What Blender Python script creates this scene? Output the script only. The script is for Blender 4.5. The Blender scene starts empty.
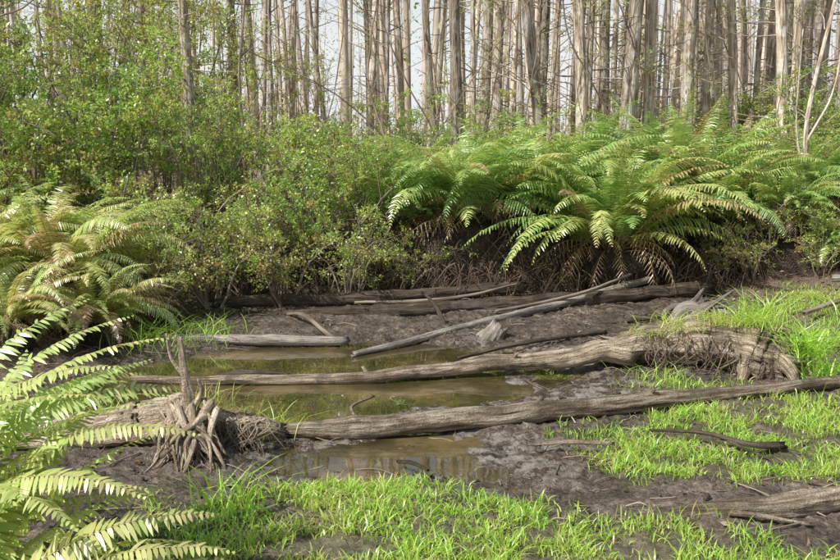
import bpy, math, numpy as np
from mathutils import Vector
rng=np.random.default_rng(11)
sc=bpy.context.scene
TAU=2*math.pi
# ---------------------------------------------------------------- noise
def _h(i,j,k):
    n=(i*374761393+j*668265263+k*1274126177)&0xffffffff
    n=((n^(n>>13))*1274126177)&0xffffffff
    return ((n^(n>>16))&0xffffff)/16777215.0
def vn(x,y,z=0.0):
    x,y,z=np.broadcast_arrays(np.asarray(x,float),np.asarray(y,float),np.asarray(z,float))
    xi=np.floor(x).astype(np.int64);yi=np.floor(y).astype(np.int64);zi=np.floor(z).astype(np.int64)
    fx=x-xi;fy=y-yi;fz=z-zi
    fx=fx*fx*(3-2*fx);fy=fy*fy*(3-2*fy);fz=fz*fz*(3-2*fz)
    r=0
    for a in(0,1):
        for b in(0,1):
            for c in(0,1):
                w=(fx if a else 1-fx)*(fy if b else 1-fy)*(fz if c else 1-fz)
                r=r+w*_h(xi+a,yi+b,zi+c)
    return r
def fbm(x,y,z=0.0,o=4):
    r=0;a=.5;t=0
    x=np.asarray(x,float);y=np.asarray(y,float);z=np.asarray(z,float)
    for i in range(o):
        f=2.03**i
        r=r+a*vn(x*f+17.3*i,y*f-9.1*i,z*f+3.7*i);t+=a;a*=.5
    return r/t
def ss(a,b,x):
    t=np.clip((x-a)/(b-a),0,1);return t*t*(3-2*t)
def polysd(poly,x,y):
    x=np.asarray(x,float);y=np.asarray(y,float)
    d=np.full(x.shape,1e9);ins=np.zeros(x.shape,bool);n=len(poly)
    for i in range(n):
        ax,ay=poly[i];bx,by=poly[(i+1)%n]
        ex,ey=bx-ax,by-ay
        t=np.clip(((x-ax)*ex+(y-ay)*ey)/(ex*ex+ey*ey),0,1)
        d=np.minimum(d,np.hypot(x-ax-t*ex,y-ay-t*ey))
        c=((ay>y)!=(by>y))&(x<(bx-ax)*(y-ay)/((by-ay) if by!=ay else 1e-9)+ax)
        ins^=c
    return np.where(ins,-d,d)
# ---------------------------------------------------------------- mesh builder
class MB:
    def __init__(s): s.V=[];s.F=[];s.M=[];s.T=[];s.C=[];s.n=0
    def add(s,V,F,mat=0,tint=0.5,tc=None):
        V=np.asarray(V,float).reshape(-1,3);F=np.asarray(F,np.int64).reshape(-1,4)
        s.V.append(V);s.F.append(F+s.n);s.M.append(np.full(len(F),mat))
        s.T.append(np.broadcast_to(np.asarray(tint,float),(len(V),)))
        s.C.append(V if tc is None else tc);s.n+=len(V)
    def mesh(s,name,mats,smooth=True):
        V=np.concatenate(s.V);F=np.concatenate(s.F);M=np.concatenate(s.M)
        me=bpy.data.meshes.new(name)
        me.vertices.add(len(V));me.vertices.foreach_set('co',V.astype(np.float32).ravel())
        me.loops.add(F.size);me.loops.foreach_set('vertex_index',F.astype(np.int32).ravel())
        me.polygons.add(len(F))
        me.polygons.foreach_set('loop_start',(np.arange(len(F))*4).astype(np.int32))
        me.polygons.foreach_set('material_index',M.astype(np.int32))
        me.polygons.foreach_set('use_smooth',np.full(len(F),smooth))
        a=me.attributes.new('tint','FLOAT','POINT');a.data.foreach_set('value',np.concatenate(s.T).astype(np.float32))
        a=me.attributes.new('tc','FLOAT_VECTOR','POINT');a.data.foreach_set('vector',np.concatenate(s.C).astype(np.float32).ravel())
        for m in mats: me.materials.append(m)
        me.update(calc_edges=True)
        return me
    def obj(s,name,mats,smooth=True,loc=(0,0,0)):
        return put(name,s.mesh(name,mats,smooth),loc)
def put(name,me,loc=(0,0,0),rz=0,sc_=1,tilt=(0,0)):
    o=bpy.data.objects.new(name,me);o.location=loc;o.rotation_euler=(tilt[0],tilt[1],rz)
    o.scale=(sc_,)*3 if np.isscalar(sc_) else sc_
    sc.collection.objects.link(o);return o
def spline(pts,n):
    p=np.array(pts,float);m=len(p)
    p=np.vstack([2*p[0]-p[1],p,2*p[-1]-p[-2]])
    t=np.linspace(0,m-1-1e-6,n);i=t.astype(int);f=(t-i)[:,None]
    a,b,c,d=p[i],p[i+1],p[i+2],p[i+3]
    return .5*(2*b+(c-a)*f+(2*a-5*b+4*c-d)*f**2+(3*b-a-3*c+d)*f**3)
def tube(P,R,sides=8,amp=0.,fs=3.,fa=1.5,seed=0.,caps=True,o=3,jag=.25):
    P=np.asarray(P,float);n=len(P);R=np.broadcast_to(np.asarray(R,float),(n,)).copy()
    T=np.gradient(P,axis=0);T/=np.linalg.norm(T,axis=1)[:,None]+1e-9
    ref=np.array([0,0,1.]) if abs(T[0][2])<.8 else np.array([1.,0,0])
    N=np.zeros_like(P);v=np.cross(T[0],ref);v/=np.linalg.norm(v)
    for i in range(n):
        v=v-T[i]*v.dot(T[i]);v/=np.linalg.norm(v);N[i]=v
    B=np.cross(T,N)
    a=np.arange(sides)/sides*TAU;ca,sa=np.cos(a),np.sin(a)
    s=np.concatenate([[0],np.cumsum(np.linalg.norm(np.diff(P,axis=0),axis=1))])
    S=s[:,None]+0*ca;CA=ca+0*S;SA=sa+0*S
    rad=R[:,None]*np.ones(sides)
    if amp: rad=rad*(1+amp*2*(fbm(S*fs+seed,CA*fa+seed,SA*fa+5,o=o)-.5))
    V=P[:,None]+rad[...,None]*(CA[...,None]*N[:,None]+SA[...,None]*B[:,None])
    rm=max(R.mean(),.004)
    tc=np.stack([S+seed,CA*rm,SA*rm],-1)
    if caps:
        for e,sg in((0,-1),(-1,1)):
            c=P[e]
            inner=c+(V[e]-c)*.08-T[e]*sg*R[e]*(.35 if amp else -.3)
            mid=c+(V[e]-c)*.62-T[e]*sg*R[e]*(jag*vn(CA[0]*3+seed,SA[0]*3)[:,None] if amp else -.2)
            if amp: V[e]=V[e]+T[e]*sg*(R[e]*jag*3*vn(CA[0]*3.5+seed*2,SA[0]*3.5))[:,None]
            add=np.stack([inner,mid]) if e==0 else np.stack([mid,inner])
            tca=np.stack([tc[e]*[1,.1,.1]+[.3,0,0],tc[e]*[1,.6,.6]+[.1,0,0]])
            if e==-1: tca=tca[::-1]
            V=np.concatenate([add,V]) if e==0 else np.concatenate([V,add])
            tc=np.concatenate([tca,tc]) if e==0 else np.concatenate([tc,tca])
    m=len(V);idx=np.arange(m*sides).reshape(m,sides);nx=np.roll(idx,-1,1)
    F=np.stack([idx[:-1],nx[:-1],nx[1:],idx[1:]],-1).reshape(-1,4)
    return V.reshape(-1,3),F,tc.reshape(-1,3)
def addtube(mb,P,R,sides=8,mat=0,tint=.5,**k):
    V,F,tc=tube(P,R,sides,**k);mb.add(V,F,mat,tint,tc)
def unit(v): return v/(np.linalg.norm(v,axis=-1,keepdims=True)+1e-9)
def leaves(mb,C,L,W,r,dirs=None,spread=1.,mat=0,tint=.5,fold=.25):
    C=np.asarray(C,float);n=len(C)
    D=r.normal(size=(n,3))*spread
    if dirs is not None: D=D+dirs
    D=unit(D);S=unit(np.cross(D,r.normal(size=(n,3))*.6+[0,0,1]));Nn=np.cross(S,D)
    L=(np.ones(n)*L)[:,None];W=(np.ones(n)*W)[:,None]
    V=np.stack([C,C+D*L*.45+S*W*.5+Nn*W*fold,C+D*L,C+D*L*.45-S*W*.5+Nn*W*fold],1)
    F=np.arange(n*4).reshape(n,4)
    mb.add(V.reshape(-1,3),F,mat,np.repeat(np.ones(n)*tint,4))
# ---------------------------------------------------------------- materials
def newmat(name):
    m=bpy.data.materials.new(name);m.use_nodes=True;nt=m.node_tree
    for n in list(nt.nodes): nt.nodes.remove(n)
    return m,nt,nt.nodes,nt.links
def ramp(N,stops,interp='LINEAR'):
    r=N.new('ShaderNodeValToRGB');e=r.color_ramp.elements;r.color_ramp.interpolation=interp
    e[0].position=stops[0][0];e[0].color=(*stops[0][1],1)
    e[1].position=stops[-1][0];e[1].color=(*stops[-1][1],1)
    for p,c in stops[1:-1]:
        q=e.new(p);q.color=(*c,1)
    return r
def attr(N,name):
    a=N.new('ShaderNodeAttribute');a.attribute_name=name;return a
def noise(N,Lk,vec,scale,detail=4,rough=.6):
    n=N.new('ShaderNodeTexNoise');n.inputs['Scale'].default_value=scale;n.inputs['Detail'].default_value=detail
    n.inputs['Roughness'].default_value=rough
    if vec is not None: Lk.new(vec,n.inputs['Vector'])
    return n
def mixc(N,Lk,f,a,b,mode='MIX'):
    m=N.new('ShaderNodeMix');m.data_type='RGBA';m.blend_type=mode
    for s,v in((0,f),(6,a),(7,b)):
        if hasattr(v,'links'): Lk.new(v,m.inputs[s])
        elif s==0: m.inputs[0].default_value=v
        else: m.inputs[s].default_value=(*v,1)
    return m.outputs[2]
def leafmat(name,stops,tr=.4,rough=.4,boost=(1.25,1.25,.85),spec=.06,mul=1.):
    m,nt,N,Lk=newmat(name)
    t=attr(N,'tint')
    r=ramp(N,[(p,tuple(min(c*mul,.75) for c in cc)) for p,cc in stops]);Lk.new(t.outputs['Fac'],r.inputs[0])
    p=N.new('ShaderNodeBsdfDiffuse');Lk.new(r.outputs[0],p.inputs['Color'])
    tl=N.new('ShaderNodeBsdfTranslucent')
    Lk.new(mixc(N,Lk,1.,r.outputs[0],boost,'MULTIPLY'),tl.inputs['Color'])
    mx=N.new('ShaderNodeMixShader');mx.inputs[0].default_value=tr
    Lk.new(p.outputs[0],mx.inputs[1]);Lk.new(tl.outputs[0],mx.inputs[2])
    gl=N.new('ShaderNodeBsdfGlossy');gl.inputs['Roughness'].default_value=rough;gl.inputs['Color'].default_value=(1,1,1,1)
    m2=N.new('ShaderNodeMixShader');m2.inputs[0].default_value=spec
    Lk.new(mx.outputs[0],m2.inputs[1]);Lk.new(gl.outputs[0],m2.inputs[2])
    o=N.new('ShaderNodeOutputMaterial');Lk.new(m2.outputs[0],o.inputs[0]);return m
def barkmat(name,stops,patch=(.3,.28,.25),patchamt=.5,bump=.5,sc_=(2.5,30,30),rough=.9,bd=.01,simple=False,fine=True):
    m,nt,N,Lk=newmat(name)
    a=attr(N,'tc');mp=N.new('ShaderNodeMapping');mp.inputs['Scale'].default_value=sc_
    Lk.new(a.outputs['Vector'],mp.inputs[0])
    n1=noise(N,Lk,mp.outputs[0],1.,1 if simple else (5 if fine else 3),.65)
    r=ramp(N,stops);Lk.new(n1.outputs[0],r.inputs[0]);c=r.outputs[0]
    g=N.new('ShaderNodeNewGeometry')
    if not simple:
        n2=noise(N,Lk,g.outputs['Position'],3.5,4 if fine else 2,.7)
        r2=ramp(N,[(.48,(0,0,0)),(.62,(patchamt,)*3)]);Lk.new(n2.outputs[0],r2.inputs[0])
        c=mixc(N,Lk,r2.outputs[0],c,patch)
    t=attr(N,'tint');oi=N.new('ShaderNodeObjectInfo')
    ad=N.new('ShaderNodeMath');ad.operation='MULTIPLY_ADD';ad.inputs[1].default_value=.9;ad.inputs[2].default_value=.35
    Lk.new(t.outputs['Fac'],ad.inputs[0])
    a2=N.new('ShaderNodeMath');a2.operation='MULTIPLY_ADD';a2.inputs[1].default_value=.5;Lk.new(oi.outputs['Random'],a2.inputs[0]);Lk.new(ad.outputs[0],a2.inputs[2])
    c=mixc(N,Lk,1.,c,a2.outputs[0],'MULTIPLY')
    if simple: p=N.new('ShaderNodeBsdfDiffuse');Lk.new(c,p.inputs['Color'])
    else:
        p=N.new('ShaderNodeBsdfPrincipled');p.inputs['Roughness'].default_value=rough;p.inputs['Specular IOR Level'].default_value=.2
        Lk.new(c,p.inputs['Base Color'])
        h=n1.outputs[0]
        if fine:
            n3=noise(N,Lk,g.outputs['Position'],60,2,.7)
            am=N.new('ShaderNodeMath');am.operation='MULTIPLY_ADD';am.inputs[1].default_value=.3
            Lk.new(n3.outputs[0],am.inputs[0]);Lk.new(n1.outputs[0],am.inputs[2]);h=am.outputs[0]
        b=N.new('ShaderNodeBump');b.inputs['Strength'].default_value=bump;b.inputs['Distance'].default_value=bd*4
        Lk.new(h,b.inputs['Height']);Lk.new(b.outputs[0],p.inputs['Normal'])
    o=N.new('ShaderNodeOutputMaterial');Lk.new(p.outputs[0],o.inputs[0]);return m

M_bark=barkmat('cypress_bark',[(.3,(.13,.09,.064)),(.5,(.40,.32,.245)),(.7,(.68,.60,.50))],patch=(.68,.65,.58),patchamt=.6,bump=1.,sc_=(2.,22,22),bd=.022,fine=False)
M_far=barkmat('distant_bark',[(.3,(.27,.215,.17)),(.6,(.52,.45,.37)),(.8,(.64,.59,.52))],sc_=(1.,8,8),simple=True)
M_twig=barkmat('twig_bark',[(.3,(.13,.10,.072)),(.7,(.38,.32,.25))],simple=True)
M_root=barkmat('root_fibre',[(.3,(.05,.036,.025)),(.7,(.16,.12,.085))],simple=True)
M_log=barkmat('rotting_wood',[(.3,(.06,.043,.03)),(.44,(.27,.205,.14)),(.6,(.56,.47,.36)),(.8,(.76,.68,.56))],patch=(.13,.10,.07),patchamt=.7,bump=1.,sc_=(3,38,38),bd=.018)
M_darklog=barkmat('wet_dark_wood',[(.3,(.016,.012,.009)),(.55,(.07,.054,.038)),(.8,(.22,.175,.13))],patch=(.16,.13,.10),patchamt=.4,bump=.8,sc_=(3,38,38),rough=.6)
M_greylog=barkmat('grey_driftwood',[(.3,(.08,.07,.06)),(.5,(.33,.30,.25)),(.75,(.60,.55,.47))],patch=(.2,.17,.14),patchamt=.7,bump=.95,sc_=(3,36,36))
M_shrub=leafmat('shrub_leaf',[(0,(.32,.22,.10)),(.15,(.42,.39,.13)),(.4,(.37,.47,.12)),(.7,(.25,.39,.085)),(1,(.10,.21,.045))],tr=.48,spec=.06,mul=1.3)
M_fern=leafmat('fern_leaf',[(0,(.26,.16,.09)),(.14,(.42,.31,.15)),(.28,(.52,.49,.20)),(.5,(.41,.50,.16)),(.75,(.23,.37,.10)),(1,(.09,.20,.045))],tr=.4,spec=.08,mul=1.2)
M_grass=leafmat('grass_blade',[(0,(.40,.32,.16)),(.15,(.44,.46,.14)),(.4,(.40,.58,.09)),(.75,(.27,.47,.06)),(1,(.13,.28,.04))],tr=.45,spec=.05,mul=1.25)
M_crown=leafmat('crown_leaf',[(0,(.34,.29,.13)),(.4,(.42,.48,.17)),(1,(.24,.34,.10))],tr=.5,spec=.03,mul=1.2)
M_brush=leafmat('brush_leaf',[(0,(.30,.23,.16)),(.35,(.40,.33,.21)),(.6,(.38,.41,.16)),(1,(.24,.32,.09))],tr=.45,spec=.02,mul=1.15)
M_dead=leafmat('dead_leaf',[(0,(.06,.042,.027)),(.4,(.16,.11,.07)),(.7,(.30,.22,.145)),(1,(.46,.39,.29))],tr=.15,boost=(1.1,1,.8),spec=.03)
# ---------------------------------------------------------------- ground
POND=[(-3.25,6.8),(-3.1,7.9),(-2.4,8.6),(-1.6,9.1),(-.7,9.2),(0.1,9.1),(.8,8.7),(.85,8.2),(1.05,7.8),(1.0,7.2),(.5,6.85),(-.05,6.6),(-.5,6.45),(-.8,6.1),(-1.15,5.95),(-1.7,6.15),(-2.3,6.3),(-2.9,6.4)]
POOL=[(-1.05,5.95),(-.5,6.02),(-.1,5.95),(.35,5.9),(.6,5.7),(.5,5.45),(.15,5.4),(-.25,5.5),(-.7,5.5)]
SHEEN=[(.2,6.6),(1.6,7.2),(1.2,8.6),(.8,8.7),(.9,7.4),(.3,6.9)]
G1=[(-1.9,3.2),(-1.6,4.5),(-.95,4.85),(-.35,5.25),(.2,5.05),(.65,4.7),(1.3,4.35),(2.3,3.9),(2.5,2),(-1.9,2)]
G2=[(1.15,5.85),(1.8,6.5),(3.9,6.9),(8,7.3),(8,4.4),(2.9,4.9),(1.95,5.0),(1.3,5.35)]
G3=[(1.85,7.15),(2.7,6.95),(3.0,7.25),(2.3,7.6)]
G4=[(4.2,8.6),(4.8,11.4),(9,12.3),(9,7.3),(5.2,7.4)]
def sheenf(x,y): return ss(.9,.1,np.minimum(polysd(POOL,x,y),polysd(SHEEN,x,y)))  # zone of the painted sky sheen; also lowers and smooths the mud
def gz(x,y):
    x=np.asarray(x,float);y=np.asarray(y,float)
    d=np.minimum(polysd(POND,x,y),polysd(POOL,x,y))
    d=d+(fbm(x*2.2,y*2.2,3)-.5)*.6
    sl=sheenf(x,y)
    z=np.clip(d*.16,-.2,.07)
    near=ss(30,14,np.hypot(x,y-6))
    lump=fbm(x*7,y*7,1.5,o=4)
    z=z+((fbm(x*1.4,y*1.4)-.5)*.13+(lump-.5)*.085*(1-.2*sl)+(np.abs(fbm(x*16,y*16,8,o=3)-.5)*-.10+.012)*(1-.3*sl))*(.3+.7*ss(-.15,.15,d))*(.3+.7*near)
    z=z-sl*.036*ss(0,.1,d)+ss(5.2,4.2,y)*.06
    nb=(fbm(x*.9,y*.9,4)-.5)*1.2
    z=z+ss(12.2,13.0,y+nb)*.8+ss(-3.5,-4.6,x+nb*.5)*.4*ss(7,9,y)+ss(3.8,6.5,x+nb*.5)*.35*ss(6,8,y)
    z=z+(fbm(x*.12,y*.12,9)-.5)*1.2*ss(14,40,np.hypot(x,y))
    return z
def grassd(x,y):
    n=(fbm(x*3,y*3,6)-.5)*.9
    d1=ss(.15,-.25,polysd(G1,x,y)+n*.6)
    d2=ss(.2,-.35,polysd(G2,x,y)+n*.95)
    d3=ss(.1,-.25,polysd(G3,x,y)+n*.5)*.5
    d4=ss(.2,-.6,polysd(G4,x,y)+n*1.4)*.45
    return np.maximum.reduce([d1,d2,d3,d4])
def axis(lo,hi,step,mn,mx,g=1.13):
    a=list(np.arange(lo,hi,step))
    s=step;v=a[-1]
    while v<mx: s*=g;v+=s;a.append(v)
    s=step;v=lo
    while v>mn: s*=g;v-=s;a.insert(0,v)
    return np.array(a)
xs=axis(-4.2,5.2,.024,-260,260);ys=axis(3.7,12.4,.024,-60,320)
X,Y=np.meshgrid(xs,ys);Z=gz(X,Y)
nx_,ny_=len(xs),len(ys);idx=np.arange(nx_*ny_).reshape(ny_,nx_)
F=np.stack([idx[:-1,:-1],idx[:-1,1:],idx[1:,1:],idx[1:,:-1]],-1).reshape(-1,4)
g=MB();gd=grassd(X,Y)
nb=(fbm(X*.9,Y*.9,4)-.5)*1.2
lit=np.clip(ss(12.3,13.2,Y)+ss(-3.2,-4.2,X)*ss(6.5,8,Y)+ss(4.2,5.5,X)*ss(6.5,8,Y)+ss(20,25,np.hypot(X,Y)),0,1)
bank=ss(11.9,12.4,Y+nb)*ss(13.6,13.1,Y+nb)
g.add(np.stack([X,Y,Z],-1),F,0,(gd-bank*.999*(gd<.05)).ravel(),np.stack([lit.ravel(),Z.ravel(),sheenf(X,Y).ravel()],-1))
m,nt,N,Lk=newmat('swamp_mud')
geo=N.new('ShaderNodeNewGeometry');P=geo.outputs['Position']
n1=noise(N,Lk,P,2.2,5,.7);n2=noise(N,Lk,P,22,4,.75);n3=noise(N,Lk,P,90,2,.7)
c1=ramp(N,[(.32,(.035,.027,.020)),(.47,(.095,.075,.057)),(.58,(.155,.127,.102)),(.75,(.26,.225,.19))]);Lk.new(n2.outputs[0],c1.inputs[0])
c2=ramp(N,[(.36,(.5,.47,.44)),(.48,(.85,.83,.80)),(.62,(1.6,1.57,1.53))]);Lk.new(n1.outputs[0],c2.inputs[0])
mud=mixc(N,Lk,1.,c1.outputs[0],c2.outputs[0],'MULTIPLY')
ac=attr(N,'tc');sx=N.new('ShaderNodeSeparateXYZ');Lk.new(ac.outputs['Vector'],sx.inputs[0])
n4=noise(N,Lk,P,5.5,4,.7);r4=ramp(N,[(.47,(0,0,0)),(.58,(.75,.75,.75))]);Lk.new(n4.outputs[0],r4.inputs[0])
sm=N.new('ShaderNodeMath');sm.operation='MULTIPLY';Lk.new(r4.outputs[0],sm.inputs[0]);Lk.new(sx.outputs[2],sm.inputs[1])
mud=mixc(N,Lk,sm.outputs[0],mud,(.40,.37,.33))  # sky sheen of wet mud painted into the base colour as pale grey patches
lc=ramp(N,[(.3,(.045,.032,.022)),(.5,(.14,.10,.066)),(.68,(.27,.205,.14))]);Lk.new(n3.outputs[0],lc.inputs[0])
base=mixc(N,Lk,sx.outputs[0],mud,lc.outputs[0])
ag=attr(N,'tint')
gm=N.new('ShaderNodeMath');gm.operation='MULTIPLY';gm.inputs[1].default_value=.45;gm.use_clamp=True;Lk.new(ag.outputs['Fac'],gm.inputs[0])
gc=ramp(N,[(.35,(.09,.09,.04)),(.65,(.18,.185,.08))]);Lk.new(n2.outputs[0],gc.inputs[0])
base=mixc(N,Lk,gm.outputs[0],base,gc.outputs[0])
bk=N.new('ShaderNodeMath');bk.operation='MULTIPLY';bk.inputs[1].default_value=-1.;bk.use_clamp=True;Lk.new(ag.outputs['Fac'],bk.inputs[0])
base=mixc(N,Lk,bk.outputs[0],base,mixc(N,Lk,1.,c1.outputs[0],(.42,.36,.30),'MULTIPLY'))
wet=N.new('ShaderNodeMapRange');wet.inputs['From Min'].default_value=.015;wet.inputs['From Max'].default_value=.115
wet.inputs['To Min'].default_value=1;wet.inputs['To Max'].default_value=0;Lk.new(sx.outputs[1],wet.inputs[0])
wn=N.new('ShaderNodeMath');wn.operation='MULTIPLY';wr=ramp(N,[(.34,(.35,.35,.35)),(.52,(1,1,1))]);Lk.new(n1.outputs[0],wr.inputs[0])
Lk.new(wet.outputs[0],wn.inputs[0]);Lk.new(wr.outputs[0],wn.inputs[1])
base=mixc(N,Lk,wn.outputs[0],base,mixc(N,Lk,1.,base,(.60,.575,.55),'MULTIPLY'))
pr=N.new('ShaderNodeBsdfPrincipled');Lk.new(base,pr.inputs['Base Color'])
rr=N.new('ShaderNodeMapRange');rr.inputs['To Min'].default_value=.7;rr.inputs['To Max'].default_value=.1;Lk.new(wn.outputs[0],rr.inputs[0])
Lk.new(rr.outputs[0],pr.inputs['Roughness'])
bm=N.new('ShaderNodeMath');bm.operation='MULTIPLY_ADD';bm.inputs[1].default_value=.35;Lk.new(n3.outputs[0],bm.inputs[0]);Lk.new(n2.outputs[0],bm.inputs[2])
b=N.new('ShaderNodeBump');b.inputs['Strength'].default_value=.7;b.inputs['Distance'].default_value=.045;Lk.new(bm.outputs[0],b.inputs['Height']);Lk.new(b.outputs[0],pr.inputs['Normal'])
o=N.new('ShaderNodeOutputMaterial');Lk.new(pr.outputs[0],o.inputs[0])
M_mud=m
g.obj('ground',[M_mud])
# ---------------------------------------------------------------- water
m,nt,N,Lk=newmat('murky_water')
geo=N.new('ShaderNodeNewGeometry');n1=noise(N,Lk,geo.outputs['Position'],1.3,5,.65)
c=ramp(N,[(.35,(.03,.027,.011)),(.5,(.068,.056,.023)),(.62,(.15,.11,.05))]);Lk.new(n1.outputs[0],c.inputs[0])
p=N.new('ShaderNodeBsdfPrincipled');Lk.new(c.outputs[0],p.inputs['Base Color']);p.inputs['Roughness'].default_value=.0;p.inputs['IOR'].default_value=1.6;p.inputs['Specular IOR Level'].default_value=.9
n2=noise(N,Lk,geo.outputs['Position'],4,2,.5)
b=N.new('ShaderNodeBump');b.inputs['Strength'].default_value=.05;b.inputs['Distance'].default_value=.02;Lk.new(n2.outputs[0],b.inputs['Height']);Lk.new(b.outputs[0],p.inputs['Normal'])
o=N.new('ShaderNodeOutputMaterial');Lk.new(p.outputs[0],o.inputs[0]);M_water=m
w=MB();gx,gy=np.meshgrid(np.linspace(-3.9,2.4,12),np.linspace(4.9,10.1,12));ii=np.arange(144).reshape(12,12)
w.add(np.stack([gx,gy,0*gx-.002],-1),np.stack([ii[:-1,:-1],ii[:-1,1:],ii[1:,1:],ii[1:,:-1]],-1).reshape(-1,4))
w.obj('pond_water',[M_water])
# ---------------------------------------------------------------- logs
def log(name,pts,rad,mat,sides=28,amp=.22,seed=0,stubs=(),n=None,tint=.5,fa=2.5,fs=2.2):
    mb=MB();L=np.linalg.norm(np.diff(np.array(pts,float),axis=0),axis=1).sum()
    n=n or int(max(24,min(160,L*26)))
    P=spline(pts,n);R=np.interp(np.linspace(0,1,n),np.linspace(0,1,len(rad)),rad)
    s=np.linspace(0,L,n);P[:,2]+=(fbm(s*2.2+seed,seed*1.7)-.5)*R*.9;P[:,1]+=(fbm(s*2.2+seed,seed*3.7+9)-.5)*R*1.3
    addtube(mb,P,R,sides,tint=tint,amp=amp,fs=fs,fa=fa,seed=seed,o=4,jag=.5)
    for (q,rr) in stubs:
        Q=spline(q,max(8,len(q)*5));addtube(mb,Q,np.interp(np.linspace(0,1,len(Q)),np.linspace(0,1,len(rr)),rr),10,tint=tint,amp=.25,seed=seed+3,fs=5)
    return mb.obj(name,[mat])
log('fallen_log',[(-2.75,7.6,.03),(-1.6,7.55,.035),(-.4,7.6,.06),(.5,7.8,.10),(1.3,7.9,.16),(2.1,8.0,.21)],[.035,.05,.06,.07,.09,.12],M_log,seed=3,tint=.65,
    stubs=[([(.2,7.72,.1),(.6,7.95,.16),(1.1,8.2,.12)],[.02,.012]),([(-.5,7.6,.08),(-.55,7.62,.15)],[.02,.014]),([(.9,7.85,.15),(.95,7.8,.24)],[.025,.018])])
big=MB()
P=spline([(1.9,8.05,.22),(2.4,8.0,.26),(2.8,7.9,.30),(3.15,7.78,.30),(3.45,7.62,.24)],90)
P[:,2]+=(fbm(np.linspace(0,6,90),3.3)-.5)*.12
addtube(big,P,np.interp(np.linspace(0,1,90),[0,.2,.5,.8,1],[.13,.18,.26,.29,.2]),56,amp=.6,fs=2.6,fa=2.6,seed=21,o=5,tint=.6,jag=.6)
for i in range(110):
    a=rng.uniform(.15,.97);j=int(a*88);q0=P[j]+[rng.normal()*.04,-.2-rng.uniform(0,.06),rng.uniform(.0,.16)];l=rng.uniform(.12,.38)
    addtube(big,spline([q0,q0+[rng.normal()*.06,-.07,-l*.4],q0+[rng.normal()*.12,-.09,-l]],7),np.linspace(.007,.002,7)*rng.uniform(.5,1.5),4,tint=rng.uniform(.1,.9),caps=False)
for q in ([(3.3,7.65,.25),(3.55,7.45,.16),(3.75,7.3,.05)],[(3.3,7.8,.38),(3.5,7.8,.46),(3.7,7.75,.42)],[(3.3,7.6,.3),(3.42,7.35,.2),(3.45,7.18,.04)],[(3.1,7.7,.2),(3.05,7.45,.14),(2.95,7.3,.03)]):
    addtube(big,spline(q,18),np.linspace(.10,.02,18),16,amp=.5,seed=q[0][0]*9,fs=5,tint=.6)
big.obj('rotten_tree_trunk',[M_log])
log('fallen_log',[(-.98,6.05,.05),(-.4,6.08,.07),(.4,6.2,.09),(1.3,6.42,.12),(2.4,6.72,.13),(3.3,6.95,.15),(4.6,7.2,.2)],[.06,.09,.085,.085,.08,.065,.052,.045],M_log,seed=8,tint=.35,amp=.3,
    stubs=[([(-.45,6.1,.1),(-.55,6.3,.17),(-.38,6.5,.2)],[.02,.008]),([(.9,6.3,.12),(.98,6.35,.24)],[.03,.022]),([(1.9,6.6,.15),(1.95,6.55,.25)],[.022,.014]),([(-.9,6.05,.05),(-1.15,6.0,.09)],[.04,.012])])
log('fallen_branch',[(-.72,8.6,.02),(.3,9.5,.07),(1.6,10.7,.12),(3.5,12.3,.25)],[.03,.045,.05,.055],M_greylog,sides=16,seed=14,tint=.3)
log('fallen_log',[(-1.7,10.5,.08),(0,10.7,.1),(1.8,11.2,.12),(4.2,11.9,.17)],[.07,.09,.09,.11],M_darklog,seed=31,tint=.8,amp=.35)
log('fallen_log',[(-3.0,9.1,.09),(-2.0,9.05,.08),(-.85,9.05,.07)],[.06,.065,.05],M_greylog,sides=18,seed=41,tint=.4)
log('fallen_log',[(-2.8,11.0,.12),(-.5,11.5,.14),(1.5,12.0,.2)],[.08,.1,.08],M_darklog,seed=51,tint=.7,amp=.35)
log('fallen_branch',[(.4,8.4,.03),(1.2,8.85,.1),(2.2,9.5,.07)],[.018,.028,.022],M_darklog,sides=10,seed=61,tint=.8)
log('fallen_branch',[(-1.75,10.5,.08),(-1.45,9.9,.20),(-1.15,9.4,.12),(-.95,9.15,.04)],[.02,.028,.03],M_twig,sides=10,seed=62,tint=.3)
log('broken_branch',[(.3,9.9,.05),(.22,9.95,.25),(.08,10,.42)],[.035,.03,.02],M_darklog,sides=10,seed=63,tint=.8)
log('fallen_branch',[(1.0,10.6,.1),(2.2,11.1,.25),(3.1,11.9,.4)],[.02,.025,.02],M_twig,sides=8,seed=64)
log('fallen_branch',[(2.2,9.9,.08),(3.0,10.1,.14),(3.9,10.9,.2)],[.02,.03,.02],M_darklog,sides=8,seed=66,tint=.9)
log('fallen_branch',[(-.9,11.2,.1),(.4,11.0,.2),(1.4,11.6,.3)],[.02,.025,.015],M_twig,sides=8,seed=67,tint=.1)
log('fallen_log',[(1.42,4.5,.12),(1.85,4.48,.145),(2.35,4.56,.155),(3.2,4.78,.18)],[.025,.05,.07,.065],M_log,seed=71,tint=.6,amp=.5,
    stubs=[([(1.7,4.48,.13),(1.9,4.38,.15),(2.2,4.32,.12)],[.02,.012]),([(1.2,4.54,.11),(1.55,4.52,.13)],[.008,.02])])
log('fallen_branch',[(.78,5.66,.09),(1.1,5.6,.14),(1.38,5.62,.12)],[.010,.02,.014],M_log,sides=8,seed=72,tint=.7)
log('fallen_branch',[(1.75,5.95,.1),(2.1,5.75,.15),(2.35,5.6,.12),(2.6,5.62,.1)],[.01,.016,.022,.03],M_darklog,sides=8,seed=73,tint=.9,
    stubs=[([(2.2,5.7,.13),(2.35,5.5,.1),(2.5,5.3,.08)],[.012,.006])])
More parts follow.
